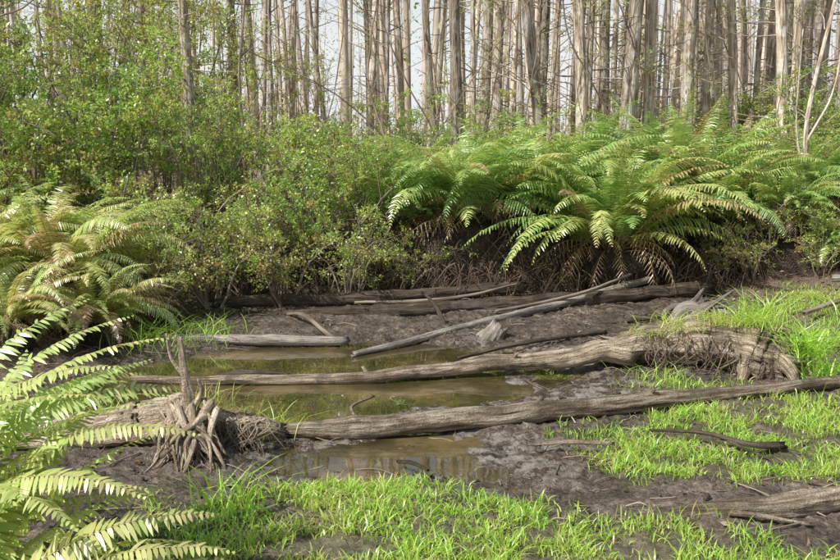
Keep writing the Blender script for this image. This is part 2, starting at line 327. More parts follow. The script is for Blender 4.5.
log('fallen_branch',[(5.6,10.9,.5),(6.4,10.6,.55),(7.4,10.5,.75)],[.05,.06,.07],M_greylog,sides=14,seed=74,tint=.3)
log('fallen_branch',[(4.6,9.6,.28),(5.3,9.9,.42),(6.2,10.2,.6)],[.03,.035,.03],M_twig,sides=10,seed=75)
log('fallen_branch',[(-.15,5.45,.05),(-.05,5.3,.1),(.05,5.22,.08)],[.012,.016,.01],M_darklog,sides=8,seed=76)
d=MB()
addtube(d,spline([(.80,9.3,-.04),(.84,9.3,.06),(.90,9.32,.15)],30),np.interp(np.linspace(0,1,30),[0,.5,1],[.19,.15,.10]),40,amp=.55,fs=4,fa=2.,seed=5,o=5,tint=.45,jag=.35,fine=1) if False else addtube(d,spline([(.80,9.3,-.04),(.84,9.3,.06),(.90,9.32,.15)],30),np.interp(np.linspace(0,1,30),[0,.5,1],[.19,.15,.10]),40,amp=.55,fs=4,fa=2.,seed=5,o=5,tint=.45,jag=.35)
d.obj('tree_stump',[M_greylog])
d=MB()
for i in range(16):
    x0=3.15+rng.uniform(0,.5);y0=10.1+rng.normal()*.12;a=rng.uniform(-.5,1.3);l=rng.uniform(.25,.8)
    p2=(x0+l*math.cos(a)*.9,y0-.2*rng.random(),.15+max(0,l*math.sin(a)*.7))
    addtube(d,spline([(x0-.15,y0,.08),(x0+.1,y0,.22+rng.uniform(-.05,.08)),p2],14),np.interp(np.linspace(0,1,14),[0,.3,1],[.05,.07,.008])*rng.uniform(.6,1.4),12,amp=.7,seed=9+i,fs=6,tint=rng.uniform(.1,.5))
d.obj('driftwood_stump',[M_greylog])
# left root log
d=MB()
P=spline([(-2.85,5.70,.10),(-2.3,5.76,.14),(-1.9,5.82,.19),(-1.5,5.9,.16),(-1.12,6.0,.09)],110)
P[:,2]+=(fbm(np.linspace(0,7,110),8.3)-.5)*.12
addtube(d,P,np.interp(np.linspace(0,1,110),[0,.3,.6,.8,1],[.10,.16,.19,.13,.06]),56,amp=.75,fs=3,fa=2.8,seed=33,o=5,tint=.6,jag=.7)
addtube(d,spline([(-1.70,5.7,.2),(-1.66,5.66,.42),(-1.69,5.68,.62),(-1.72,5.7,.88)],34),np.interp(np.linspace(0,1,34),[0,.25,.5,1],[.12,.055,.036,.016]),16,amp=.5,seed=34,fs=6,tint=1.)
addtube(d,spline([(-1.70,5.7,.6),(-1.78,5.68,.74),(-1.80,5.66,.92)],12),np.linspace(.02,.006,12),8,tint=1.)
addtube(d,spline([(-1.64,5.66,.36),(-1.56,5.64,.5),(-1.58,5.62,.6)],12),np.linspace(.03,.006,12),8,amp=.4,tint=.8)
rr=np.random.default_rng(5)
for i in range(78):
    a=rr.uniform(-1,1);x0=-1.68+rr.normal()*.10;e=(-1.60+a*.30,5.20+rr.uniform(-.06,.28)+abs(a)*.1)
    ez=float(gz(e[0],e[1]));stop=rr.uniform(.5,1) if rr.random()<.45 else 1.
    m1=np.array([x0+(e[0]-x0)*.35+rr.normal()*.04,5.50+rr.normal()*.03,.26+rr.uniform(-.08,.06)])
    s0=np.array([x0,5.66,.34+rr.uniform(-.1,.1)]);e_=np.array([e[0],e[1],ez-.01]);e_=m1+(e_-m1)*stop
    m2=(m1+e_)/2+rr.normal(size=3)*.03
    w=rr.uniform(.4,1)**2.4
    addtube(d,spline([s0,m1,m2,e_],20),np.linspace(.030*w+.003,.007*w+.001,20),9,amp=.5,seed=i*3.,fs=9,tint=rr.uniform(.4,1.1))
for i in range(50):
    x0=rr.uniform(-1.75,-1.12);l=rr.uniform(.1,.28);addtube(d,spline([(x0,5.85-rr.random()*.1,.24),(x0+rr.normal()*.08,5.72,.2),(x0+rr.normal()*.12,5.62,.24-l)],9),np.linspace(.011,.002,9)*rr.uniform(.4,1.3),5,tint=rr.uniform(.1,.8),caps=False)
d.obj('uprooted_root_log',[M_log])
d=MB()
addtube(d,spline([(-2.0,7.86,.0),(-1.7,7.9,.012),(-1.3,7.88,0)],30),np.interp(np.linspace(0,1,30),[0,.4,1],[.012,.035,.015]),12,amp=.6,seed=2,fs=12)
d.obj('floating_bark',[M_darklog])
# ---------------------------------------------------------------- ferns
def frond(mb,r,base,az,L,e0,bend,pl,pw,sp,nseg,tint,mat=0,stem=.12,rach=.006,pd=.25,curl=0.,pend=1.3):
    n=int(L*(1-stem)/sp);m=24
    s=np.linspace(0,1,m);el=e0-bend*s**pend;azs=az+curl*s
    T=np.stack([np.cos(el)*np.cos(azs),np.cos(el)*np.sin(azs),np.sin(el)],-1)
    P=np.array(base)+np.concatenate([[[0,0,0]],np.cumsum((T[:-1]+T[1:])*.5*L/(m-1),axis=0)])
    addtube(mb,P[::2],np.linspace(rach,rach*.3,len(P[::2])),4,mat=mat,tint=max(tint-.3,.08),caps=False)
    si=stem+(1-stem)*(np.arange(n)+.5)/n
    q=np.stack([np.interp(si,s,P[:,k]) for k in range(3)],-1)
    t=unit(np.stack([np.interp(si,s,T[:,k]) for k in range(3)],-1))
    azi=az+curl*si
    side=np.stack([-np.sin(azi),np.cos(azi),0*azi],-1)
    up=-np.cross(t,side)
    roll=r.normal()*.25
    u=(si-stem)/(1-stem)
    prof=(np.clip(u/.12,0.25,1)**.6)*np.clip((1-u)/.55,0,1)**.75
    for sg in(-1,1):
        k=.28+.25*u+r.normal(size=n)*.06
        D=unit(side*sg*np.cos(k)[:,None]+t*np.sin(k)[:,None]+up*(.12+sg*roll+r.normal(size=n)*.14)[:,None])
        ln=(pl*prof*r.uniform(.85,1.1,n)+.006)*np.where(r.random(n)<.04,.5,1)
        wd=pw*(.55+.45*prof)
        Wv=unit(t-D*(t*D).sum(1)[:,None]+up*(r.normal(size=n)*.25)[:,None])
        rows=[]
        ws={1:[.8,.12],2:[.7,.85,.1],3:[.65,1,.8,.08],4:[.6,1,.95,.65,.06]}[nseg]
        for j in range(nseg+1):
            f=j/nseg
            c=(q+D*(ln*f)[:,None]).copy();c[:,2]-=ln*pd*f*f
            hw=(wd*ws[j]*.5)[:,None]
            rows.append(np.stack([c-Wv*hw,c+Wv*hw],1))
        V=np.stack(rows,1).reshape(n,-1,3)
        K=2*(nseg+1);b0=(np.arange(n)*K)[:,None]
        Fq=np.concatenate([b0+np.array([2*j,2*j+1,2*j+3,2*j+2]) for j in range(nseg)],0)
        ti=np.clip(tint+r.normal(size=n)*.05-.18*ss(.75,1.,u)*(r.random()<.4),0,1)
        mb.add(V.reshape(-1,3),Fq,mat,np.repeat(ti,K))
def fern(seed,nf=60,L=1.8,pl=.19,pw=.03,sp=.036,nseg=2,green=(.4,.9),dead=.15,br=.22,e=(35,85),bend=(60,120),mound=.35,skirt=40):
    r=np.random.default_rng(seed);mb=MB()
    for i in range(nf):
        az=r.uniform(0,TAU);k=r.uniform(0,1)
        e0=math.radians(e[0]+(e[1]-e[0])*k);l=L*r.uniform(.6,1.08)
        b=(br*math.cos(az)*r.uniform(.2,1),br*math.sin(az)*r.uniform(.2,1),mound*r.uniform(.6,1.1))
        isd=r.random()<dead
        ti=r.uniform(.02,.22) if isd else r.uniform(*green)
        frond(mb,r,b,az,l,e0,math.radians(r.uniform(*bend)),pl*r.uniform(.8,1.1),pw,sp,nseg,ti,curl=r.normal()*.35,pd=r.uniform(.1,.5))
    for i in range(skirt):
        az=r.uniform(0,TAU);frond(mb,r,(br*math.cos(az),br*math.sin(az),mound*r.uniform(.6,1.2)),az,L*r.uniform(.3,.55),math.radians(r.uniform(-10,50)),math.radians(r.uniform(70,110)),pl*.5,pw*.6,sp*1.5,1,r.uniform(0,.12),pd=.9,curl=r.normal()*.6)
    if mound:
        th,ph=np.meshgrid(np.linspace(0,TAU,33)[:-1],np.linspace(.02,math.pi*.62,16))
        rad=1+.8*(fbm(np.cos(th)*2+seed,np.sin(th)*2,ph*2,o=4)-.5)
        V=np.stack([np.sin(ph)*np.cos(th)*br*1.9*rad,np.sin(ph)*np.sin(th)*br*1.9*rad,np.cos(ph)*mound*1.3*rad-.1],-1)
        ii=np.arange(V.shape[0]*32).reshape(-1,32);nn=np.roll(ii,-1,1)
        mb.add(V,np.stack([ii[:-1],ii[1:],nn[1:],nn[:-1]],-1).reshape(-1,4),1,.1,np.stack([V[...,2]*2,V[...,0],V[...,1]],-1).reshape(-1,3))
    return mb.mesh('fern_mesh',[M_fern,M_darklog])
FA=fern(1,nf=110,L=2.3,pl=.21,pw=.036,sp=.044,green=(.34,.85),dead=.07,e=(38,88),bend=(75,125),br=.3)
FB=fern(2,nf=80,L=2.1,pl=.20,pw=.034,sp=.044,green=(.4,.95),dead=.08,e=(45,88),br=.28)
FC=fern(3,nf=85,L=1.65,pl=.14,pw=.026,sp=.028,green=(.25,.65),dead=.1,bend=(70,130))
FD=fern(4,nf=60,L=1.8,pl=.2,green=(.4,.9),dead=.1,e=(55,88),bend=(40,90))
def pf(me,x,y,s=1,rz=0,dz=-.05): put('sword_fern',me,(x,y,float(gz(x,y))+dz),rz,s)
pf(FA,2.95,12.75,1.12,.5);pf(FB,.75,13.1,1.08,1);pf(FB,1.75,13.4,1.1,3);pf(FD,4.3,13.9,1.25,2);pf(FA,4.7,13.2,.82,4);pf(FB,-.3,13.4,.85,2.5)
pf(FD,6.2,13.3,.85,1);pf(FB,7.5,13.4,.85,5);pf(FD,5.5,15,1.1,4);pf(FB,9,14,.9,2);pf(FD,.1,14.3,1.,.3);pf(FB,2.6,14.6,1.15,.3);pf(FD,3.6,15.6,1.2,5);pf(FB,5.7,12.7,.6,2);pf(FB,6.7,12.4,.6,.7)
pf(FC,-4.3,9.7,1.05,.4);pf(FC,-3.75,9.1,.75,2.2);pf(FC,-5.2,9.2,1.05,4);pf(FC,-4.9,10.6,1.1,5);pf(FD,-6.4,10.5,.9,1);pf(FC,-4.3,8.3,.7,3)
d=MB();r=np.random.default_rng(8)
for i in range(900):
    x=r.uniform(-3.2,5.2);y=12.35+r.normal()*.22-(fbm(x*.9,12.5*.9,4)-.5)*1.2;y=float(np.clip(y,11.6,13.1));z=float(gz(x,y))+r.uniform(.1,.5)
    l=r.uniform(.2,.7);dx=r.normal()*.3;dy=-r.uniform(.05,.35)
    addtube(d,spline([(x,y,z),(x+dx*.4,y+dy*.6,z-l*.2),(x+dx,y+dy,z-l)],7),np.linspace(.009,.003,7)*r.uniform(.4,1.8),4,tint=r.uniform(-.1,.9),caps=False)
d.obj('hanging_bank_roots',[M_root])
# foreground fern
r=np.random.default_rng(77);mb=MB()
def fr(base,azd,L,e0,bend,ti,pl=.125,pw=.023,sp=.0235,curl=0.,pd=.22,pend=1.2):
    frond(mb,r,base,math.radians(azd),L,math.radians(e0),math.radians(bend),pl,pw,sp,4,ti+.06,rach=.0042,curl=curl,pd=pd,pend=pend,stem=.2)
b0=(-2.42,3.35,.15)
for azd,L,e0,bd,ti in [(8,1.85,76,92,.45),(-4,1.8,70,85,.36),(22,1.75,74,90,.5),(-16,1.7,66,85,.36),(38,1.7,78,90,.55),(-2,1.6,58,70,.32),(14,1.5,50,68,.3),(55,1.7,74,95,.6),(-28,1.7,72,95,.4),(70,1.4,75,80,.7),(-45,1.5,75,90,.5),(90,1.5,75,90,.5),(140,1.4,70,90,.5),(200,1.4,70,90,.5),(-90,1.4,75,90,.5),(0,1.85,80,80,.4),(18,1.9,82,84,.4),(30,1.8,82,76,.45),(-10,1.85,80,86,.38),(5,1.65,68,66,.42),(45,1.8,84,74,.5),(12,1.8,72,70,.5),(28,1.7,68,64,.55)]:
    fr((b0[0]+r.normal()*.06,b0[1]+r.normal()*.06,b0[2]),azd,L,e0,bd,ti,curl=r.normal()*.12)
b1=(-1.88,2.92,.15)
for azd,L,e0,bd,ti in [(22,1.35,58,70,.32),(8,1.35,52,62,.3),(40,1.3,62,80,.4),(-8,1.2,60,75,.36),(65,1.3,76,70,.45),(82,1.4,82,50,.45),(100,1.4,80,60,.55),(130,1.3,75,70,.5),(15,1.15,38,48,.27),(-30,1.2,66,80,.5),(180,1.2,70,80,.5),(50,1.1,46,60,.34),(34,1.1,30,36,.27),(60,1.4,80,75,.38),(48,1.3,70,65,.4),(18,1.15,60,85,.4),(74,1.2,70,65,.36),(90,1.2,66,70,.4)]:
    fr((b1[0]+r.normal()*.06,b1[1]+r.normal()*.06,b1[2]),azd,L,e0,bd,ti,curl=r.normal()*.12)
mb.obj('sword_fern',[M_fern])
# ---------------------------------------------------------------- shrubs
def shrub(seed,H=2.6,W=1.3,nst=14,nbr=15,nl=16,ll=.055,lw=.03,bare=.15,green=(.2,.85)):
    r=np.random.default_rng(seed);mb=MB();C=[];D=[];T=[]
    for i in range(nst):
        az=r.uniform(0,TAU);sp=r.uniform(.1,1)*W;h=H*r.uniform(.55,1)
        p=spline([(0.1*math.cos(az),.1*math.sin(az),-.05),(sp*.35*math.cos(az),sp*.35*math.sin(az),h*.45),(sp*.75*math.cos(az+.3),sp*.75*math.sin(az+.3),h*.8),(sp*math.cos(az+r.normal()*.4),sp*math.sin(az+r.normal()*.4),h)],14)
        p+=np.cumsum(r.normal(size=p.shape)*.02,0)
        addtube(mb,p,np.linspace(.018,.005,14)*r.uniform(.7,1.3),5,mat=1,tint=r.uniform(.2,.8),caps=False)
        sb=r.uniform(.05,.85)
        for k in range(nbr):
            j=r.integers(3,14);a2=r.uniform(0,TAU);l=r.uniform(.25,.6)*W*.55
            d=np.array([math.cos(a2),math.sin(a2),r.uniform(-.2,.9)]);d/=np.linalg.norm(d)
            q0=p[j];q1=q0+d*l*.5+r.normal(size=3)*.03;q2=q0+d*l+[0,0,-.05]
            q=spline([q0,q1,q2],6);addtube(mb,q,np.linspace(.006,.002,6),3,mat=1,tint=r.uniform(.3,.9),caps=False)
            if r.random()<bare*(1.8-j/9): continue
            ct=np.clip(r.uniform(*green)*.5+sb*.5+.12*r.normal(),0,1)
            for sub in range(3):
                q3=q[r.integers(2,6)];d2=unit(d+r.normal(size=3)*.8)
                m=nl;tt=r.uniform(0,1,m)
                C.append(q3+d2*(tt*l*.55)[:,None]+r.normal(size=(m,3))*.022);D.append(np.tile(d2*.8+[0,0,.15],(m,1)));T.append(np.clip(ct+r.normal(size=m)*.12,0,1))
                addtube(mb,np.array([q3,q3+d2*l*.3,q3+d2*l*.55]),[.003,.002,.0015],3,mat=1,tint=.5,caps=False)
    C=np.concatenate(C);n=len(C)
    leaves(mb,C,r.uniform(.7,1.25,n)*ll,r.uniform(.8,1.2,n)*lw,r,np.concatenate(D),.7,tint=np.concatenate(T))
    return mb.mesh('shrub_mesh',[M_shrub,M_twig])
SH=[shrub(10,nl=12),shrub(11,H=2.2,W=1.5,nl=12,green=(0,.7)),shrub(12,H=3.0,W=1.2,bare=.3,nl=12,green=(.1,.8)),shrub(13,H=1.5,W=1.2,nst=12,nl=11,ll=.045,bare=.5,green=(0,.5)),shrub(14,H=2.4,W=1.4,nl=12,green=(.1,.7),ll=.065,lw=.035)]
TALL=[shrub(20,H=5.2,W=1.9,nst=11,nbr=26,nl=10,ll=.065,lw=.035,bare=.3,green=(0,.7)),shrub(21,H=4.4,W=1.7,nst=11,nbr=22,nl=10,ll=.06,green=(.0,.5),bare=.3)]
def ps(k,x,y,s=1.,dz=0,name='leafy_shrub',L=None):
    put(name,(L or SH)[k],(x,y,float(gz(x,y))+dz),rng.uniform(0,TAU),(s*rng.uniform(.9,1.1),s*rng.uniform(.9,1.1),s))
for k,x,y,s in [(3,-1.0,11.6,.9),(3,-1.9,11.2,.9),(3,-2.8,10.9,.95),(0,-1.6,12.3,.75),(1,-2.7,12.0,.85),(1,-3.8,11.6,.85),(0,-.9,12.6,.65),(2,-3.4,12.8,.8),(4,-2.0,13.3,.8),(1,-1.1,13.8,.75),(0,-4.4,12.6,1.),(4,-5.4,12.2,1.05),(1,-6.4,12.,1.1),(2,-5.2,13.8,1.0),(0,-7.3,13,1.1),(2,-6.9,14.6,1.1),(4,-8.3,13.8,1.1),(0,-3.5,14.6,.9),(1,-1.9,15.3,.9),(2,-.3,15.6,.8),(0,.8,15.8,.8),(1,-5,16,1.1),(3,-3.3,10.2,.8),(3,-.2,12.2,.6),
   (3,5.4,12.6,.7),(1,6.2,12.3,.5),(3,7.2,12.0,.9),(1,7.8,12.6,.8),(0,8.6,12.4,.9),(3,6.6,11.6,.7),(3,8.2,11.2,.8),(0,9.5,13.6,1),(2,6.9,15.2,.8),(1,8,15.8,.9),(3,4.6,12.4,.45),(0,3.8,16.6,.7),(1,5.2,17,.8),(2,1.8,17,.8),(4,6.6,17.5,.9),(4,9,17,1),(0,-8,10.8,1),(1,-6.6,9.2,.8),(3,5.0,12.2,.5),(3,5.9,11.9,.55),(1,7.0,14,.8),(4,8.2,14.2,.9)]:
    ps(k,x,y,s)
for k,x,y,s in [(0,-7.2,11.8,1.),(1,-5.9,14.6,1.1),(0,-8.6,15,1.15),(1,-3.9,16.5,1.),(0,-10.5,14.5,1.2),(1,-9.6,17,1.3),(0,-6.8,18.5,1.3),(1,-2.2,19,.85),(0,12,18,1.),(1,-12.5,18,1.4),(1,10.6,15.6,.8),(0,-5.2,17.5,1.15),(1,-8,13.2,1.15)]:
    ps(k,x,y,s,name='swamp_willow_tree',L=TALL)
# ---------------------------------------------------------------- trees
def cypress(seed,H=14,r0=.18,lean=.03,sprig=8,crown=True,twigs=26,vine=0):
    r=np.random.default_rng(seed);mb=MB();n=60;s=np.linspace(0,1,n)
    az=r.uniform(0,TAU);ph=r.uniform(0,6)
    w=.16*np.sin(s*8+ph)*s
    P=np.stack([lean*H*s*math.cos(az)+w,lean*H*s*math.sin(az)+.14*np.sin(s*10+ph*2)*s,s*H-.2],-1)
    R=r0*(1-.72*s)+r0*.6*np.exp(-s*H/.5)
    addtube(mb,P,R,18,amp=.34,fs=.9,fa=2.6,seed=seed*7.,o=4,tint=r.uniform(.15,.95),caps=False)
    C=[];D=[]
    for k in range(twigs):
        z=r.uniform(.08,.5);j=int(z*n);a=r.uniform(0,TAU);l=r.uniform(.2,1.3)
        d=np.array([math.cos(a),math.sin(a),r.uniform(-.3,.7)])
        q=spline([P[j],P[j]+d*l*.5+r.normal(size=3)*.05,P[j]+d*l+r.normal(size=3)*.1],6)
        addtube(mb,q,np.linspace(.014,.004,6),4,tint=.4,caps=False)
        if k<sprig:
            m=45;C.append(q[r.integers(2,6,m)]+r.normal(size=(m,3))*.11);D.append(np.tile(d*.4,(m,1)))
    if vine:
        zz=r.uniform(0,.6,vine);j=(zz*n).astype(int);C.append(P[j]+r.normal(size=(vine,3))*.16);D.append(np.zeros((vine,3)))
    if crown:
        for k in range(20):
            z=r.uniform(.5,.98);j=int(z*n);a=r.uniform(0,TAU);l=r.uniform(.8,2.2)*(1.25-z)*1.3
            d=np.array([math.cos(a),math.sin(a),r.uniform(.2,.9)])
            q=spline([P[j],P[j]+d*l*.5+r.normal(size=3)*.1,P[j]+d*l],7)
            addtube(mb,q,np.linspace(.035,.006,7)*(1.2-z),4,tint=.4,caps=False)
            m=16;C.append(q[r.integers(2,7,m)]+r.normal(size=(m,3))*.2);D.append(np.tile(d*.4,(m,1)))
    if C:
        C=np.concatenate(C);leaves(mb,C,r.uniform(.05,.09,len(C)),r.uniform(.022,.035,len(C)),r,np.concatenate(D),.8,mat=1,tint=r.uniform(.1,.9,len(C)))
    return mb.mesh('cypress_mesh',[M_bark,M_crown])
CY=[cypress(1,14,.165,.02),cypress(2,13,.125,.05),cypress(3,15,.14,.03,sprig=12),cypress(4,13,.10,.06),cypress(5,12,.08,.04,sprig=3),cypress(6,14,.13,.01,sprig=5),cypress(7,12,.07,.08,sprig=14),cypress(8,13,.11,.03,sprig=10,vine=1500)]
def pt(k,x,y,s=1,rz=None,tilt=None):
    s*=rng.uniform(.7,1.25);x+=rng.normal()*.18
    put('bald_cypress_tree',CY[k],(x,y,float(gz(x,y))-.1),rng.uniform(0,TAU) if rz is None else rz,(s,s,max(s,.95)),tilt or (rng.normal()*.03,rng.normal()*.055))
for u,y,k,s in [(463,15.2,0,1.),(492,19,2,.9),(505,22,3,1),(521,16.5,1,1),(535,20,5,.9),(553,16,5,1.),(568,15.4,1,.95),(590,18,0,.9),(605,15.6,0,.95),(622,17,2,.95),(640,20,5,1),(652,16.2,2,1.),(668,18,1,1),(690,15.8,0,.95),(700,21,2,1),(712,17.4,5,.9),(728,16.6,2,1),(742,19,0,.9),(757,15.2,1,1),(770,17.2,0,.9),(785,16.1,2,.9),(800,20,1,1),(815,17.6,5,1),(832,15.8,0,.9),(480,17.2,4,1),(545,18.4,4,1),(635,15.8,4,.9),(676,22,0,1),(790,22,0,.9),(610,22.5,1,1),(720,23,2,1),(755,24,1,1),(845,18,2,1),(865,16.5,0,1),(890,19,2,1),(440,18.5,4,1),(448,22,1,.9),(825,23,5,1),
  (470,24,0,1),(498,17,6,1),(560,21,3,1),(576,24.5,0,1),(598,19.5,3,1),(628,24,2,1),(647,18.4,3,1),(683,19.2,3,1),(697,17,4,1),(735,21,3,1),(748,17.2,4,1),(765,20,3,1),(807,16.4,4,1),(820,20.6,3,1),(528,17.6,4,1),(585,16.8,4,1),(616,18.8,1,.9)]:
    pt(k,(u-420)/817*y*1.02,y,s)
for u,y,k,s in [(205,13.4,7,.8),(212,17,6,1),(275,22,4,1),(290,20,1,.8),(305,25,3,1),(322,23,2,.8),(338,21,4,1),(366,20,3,.9),(380,24,5,.9),(395,19.5,4,1),(408,22,1,.9),(430,19,3,.8),(150,19,4,1),(125,22,1,.9),(165,25,2,.9),(95,20,7,1),(240,19,7,1),(60,23,1,.9),(30,20,4,1),(10,24,2,1),(-30,19,1,1),(-70,22,0,1),(183,16,6,1)]:
    pt(k,(u-420)/817*y*1.02,y,s)
sp=MB()
addtube(sp,spline([(6.05,12.9,.3),(6.1,12.9,1.5),(6.0,12.9,2.6),(6.25,12.9,4.2),(6.6,12.9,6)],60),np.linspace(.05,.02,60),12,amp=.2,seed=4,tint=.6)
addtube(sp,spline([(6.0,12.9,2.3),(6.35,12.8,3.2),(6.4,12.8,4.6)],24),np.linspace(.025,.01,24),8,amp=.2,tint=.6)
addtube(sp,spline([(6.05,12.9,1.7),(5.8,12.8,2.6),(5.75,12.7,4.0)],24),np.linspace(.02,.008,24),8,amp=.2,tint=.6)
for i in range(14):
    z=rng.uniform(1.5,5);a=rng.uniform(0,TAU);q=np.array([6.05+(z-2)*.06,12.9,z]);dd=np.array([math.cos(a),math.sin(a),.8])*rng.uniform(.3,.8)
    addtube(sp,spline([q,q+dd*.5+rng.normal(size=3)*.04,q+dd],6),np.linspace(.008,.002,6),4,caps=False,tint=.7)
sp.obj('bare_sapling',[M_bark])
def pole(pts,r,t=.5,mat=M_twig):
    q=MB();P=spline(pts,40);P+=np.cumsum(rng.normal(size=P.shape)*.012,0);addtube(q,P,np.linspace(r,r*.4,40),8,amp=.15,tint=t,caps=False)
    for i in range(14):
        j=rng.integers(10,38);d=rng.normal(size=3);d[2]=abs(d[2]);d*=.35
        addtube(q,spline([P[j],P[j]+d*.6,P[j]+d*1.3+rng.normal(size=3)*.08],6),np.linspace(r*.3,.002,6),4,caps=False,tint=t)
    q.obj('bare_sapling',[mat])
pole([(-1.2,14.5,.3),(-.6,14.5,2),(-.9,14.6,3.6),(-.5,14.6,6)],.03)
pole([(0.2,14.2,.3),(-.4,14.2,2),(-1.6,14.2,3.2),(-3.4,14.2,4.1)],.02,.3)
pole([(-2.2,13,.3),(-2.8,13,2),(-4.2,13,3.4),(-5.5,13,3.9)],.016,.3)
pole([(2.0,14.8,.3),(2.9,14.8,2.6),(3.0,14.8,6)],.03,.3)
pole([(-6.4,9.6,.3),(-5.9,9.6,2.4),(-5.0,9.4,3.5),(-4.0,9.2,3.9)],.022,.5)
pole([(-6.4,9.0,.3),(-5.6,9.,2.3),(-4.9,9,2.9),(-4.2,8.8,4.2)],.02,.5)
pole([(3.9,14.5,.3),(3.4,14.5,2.6),(2.6,14.5,4.2),(2.4,14.5,6)],.022,.3)
pole([(-3.0,15.5,.3),(-3.3,15.5,3),(-3,15.5,6.2)],.04,.5)
pole([(-1.3,11.9,.2),(-.9,11.9,1.2),(-.3,12,1.9),(.2,12,2.1)],.012,.5)
pole([(-2.6,11.5,.2),(-2.9,11.5,1.2),(-2.1,11.6,1.9),(-1.2,11.7,2.1)],.012,.5)
for i in range(14):
    x=rng.uniform(-4,8);y=rng.uniform(14.5,18);l=rng.normal()*1.1
    pole([(x,y,.5),(x+l*.4,y,2.4),(x+l*1.1+rng.normal()*.3,y,4.6),(x+l*1.6,y,6.5)],rng.uniform(.01,.024),rng.uniform(.0,.6))
# distant forest
r=np.random.default_rng(99);d=MB()
for i in range(1050):
    y=r.uniform(26,95);x=r.uniform(-1,1)*(y*.62+6)
    pr_=.64 if x/y<.05 else .48
    if r.random()<pr_: continue
    h=r.uniform(12,19);rr_=r.uniform(.05,.19);lean=r.normal(size=2)*.04*h
    z0=float(gz(x,y))-.3
    P=spline([(x,y,z0),(x+lean[0]*.4+r.normal()*.15,y+lean[1]*.4,z0+h*.45),(x+lean[0],y+lean[1],z0+h)],9)
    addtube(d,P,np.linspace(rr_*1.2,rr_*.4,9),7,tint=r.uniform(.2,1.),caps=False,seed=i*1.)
    for k in range(5):
        j=r.integers(3,9);a=r.uniform(0,TAU);l=r.uniform(.5,2)
        addtube(d,np.array([P[j],P[j]+[math.cos(a)*l*.5,math.sin(a)*l*.5,l*.4],P[j]+[math.cos(a)*l,math.sin(a)*l,l*.6]]),[.03,.02,.008],3,tint=.4,caps=False)
n=30000
y=r.uniform(24,92,n);x=r.uniform(-1,1,n)*(y*.62+6)
keep=r.random(n)<ss(.42,.6,fbm(x*.25,y*.25,11));x,y=x[keep],y[keep];n=len(x)
z=gz(x,y)+3.5+r.power(1.6,n)*13
leaves(d,np.stack([x,y,z],-1),r.uniform(.12,.3,n),r.uniform(.06,.14,n),r,None,1,mat=1,tint=r.uniform(0,1,n))
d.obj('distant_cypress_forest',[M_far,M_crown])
d=MB();n=80000
y=18+r.power(1.3,n)*60;x=r.uniform(-1,1,n)*(y*.62+6)
hh=.6+2.6*fbm(x*.3,y*.3,5)**1.5*1.6;z=gz(x,y)+r.uniform(0,1,n)**.8*hh
tt=np.clip(fbm(x*.4,y*.4,8)*1.2-.15+r.normal(size=n)*.15,0,1)
leaves(d,np.stack([x,y,z],-1),r.uniform(.08,.2,n)*(y/30)**.5,r.uniform(.04,.09,n)*(y/30)**.5,r,None,1,tint=tt)
for i in range(900):
    y=r.uniform(17,40);x=r.uniform(-1,1)*(y*.6+3);z0=float(gz(x,y));l=r.uniform(1,3);dx=r.normal()*.5
    addtube(d,np.array([(x,y,z0),(x+dx*.5,y,z0+l*.5),(x+dx,y+.1,z0+l)]),[.014,.01,.004],3,mat=1,tint=r.uniform(.3,.9),caps=False)
d.obj('distant_underbrush',[M_brush,M_twig])
# ---------------------------------------------------------------- grass
def blades(mb,x,y,z,h,w,lean,r,tint):
    n=len(x);a=r.uniform(0,TAU,n);b=r.uniform(0,TAU,n)
    dx,dy=np.cos(a)*lean*h,np.sin(a)*lean*h
    wx,wy=np.cos(b)*w*.5,np.sin(b)*w*.5
    rows=[]
    for f,ww in((0,.8),(.5,1),(.85,.6),(1,.08)):
        cx,cy,cz=x+dx*f**2,y+dy*f**2,z+h*(f-.35*lean*f**2)
        rows.append(np.stack([np.stack([cx-wx*ww,cy-wy*ww,cz],-1),np.stack([cx+wx*ww,cy+wy*ww,cz],-1)],1))
    V=np.stack(rows,1).reshape(-1,3);b0=(np.arange(n)*8)[:,None]
    F=np.concatenate([b0+np.array([2*j,2*j+1,2*j+3,2*j+2]) for j in range(3)],0)
    mb.add(V,F,0,np.repeat(tint,8))
r=np.random.default_rng(3);mb=MB()
n=360000;x=r.uniform(-2.2,9,n);y=r.uniform(2.8,12.6,n)
dn=grassd(x,y);cl=fbm(x*5,y*5,2)
k=(r.random(n)<dn*ss(.28,.56,cl)*1.4)&(np.abs(x)<y*.62+.5)&(gz(x,y)>.01);x,y,cl=x[k],y[k],cl[k];n=len(x)
h=r.uniform(.03,.095,n)*(.4+1.3*cl);tt=np.clip(.48+r.normal(size=n)*.2+(fbm(x*2,y*2,1)-.5)*.7,0,1);tt[r.random(n)<.08]=.05
blades(mb,x,y,gz(x,y)-.005,h,r.uniform(.004,.010,n),r.uniform(.2,1.3,n),r,tt)
mb.obj('grass',[M_grass])
def tuft(name,x0,y0,z0,n,h,w,spread,lo=.3,hi=.8,lean=(.4,1.4)):
    mb=MB();x=x0+r.normal(size=n)*spread;y=y0+r.normal(size=n)*spread
    zz=np.full(n,z0) if z0 is not None else gz(x,y)
    blades(mb,x,y,zz,h*r.uniform(.5,1.1,n),w*r.uniform(.7,1.2,n),r.uniform(*lean,n),r,r.uniform(lo,hi,n));return mb.obj(name,[M_grass])
tuft('sedge_tuft',3.62,7.55,.28,240,.42,.012,.12,lean=(.5,1.6));tuft('sedge_tuft',3.25,7.75,.52,160,.28,.009,.12,.1,.6);tuft('sedge_tuft',3.75,7.35,.1,150,.4,.012,.13)
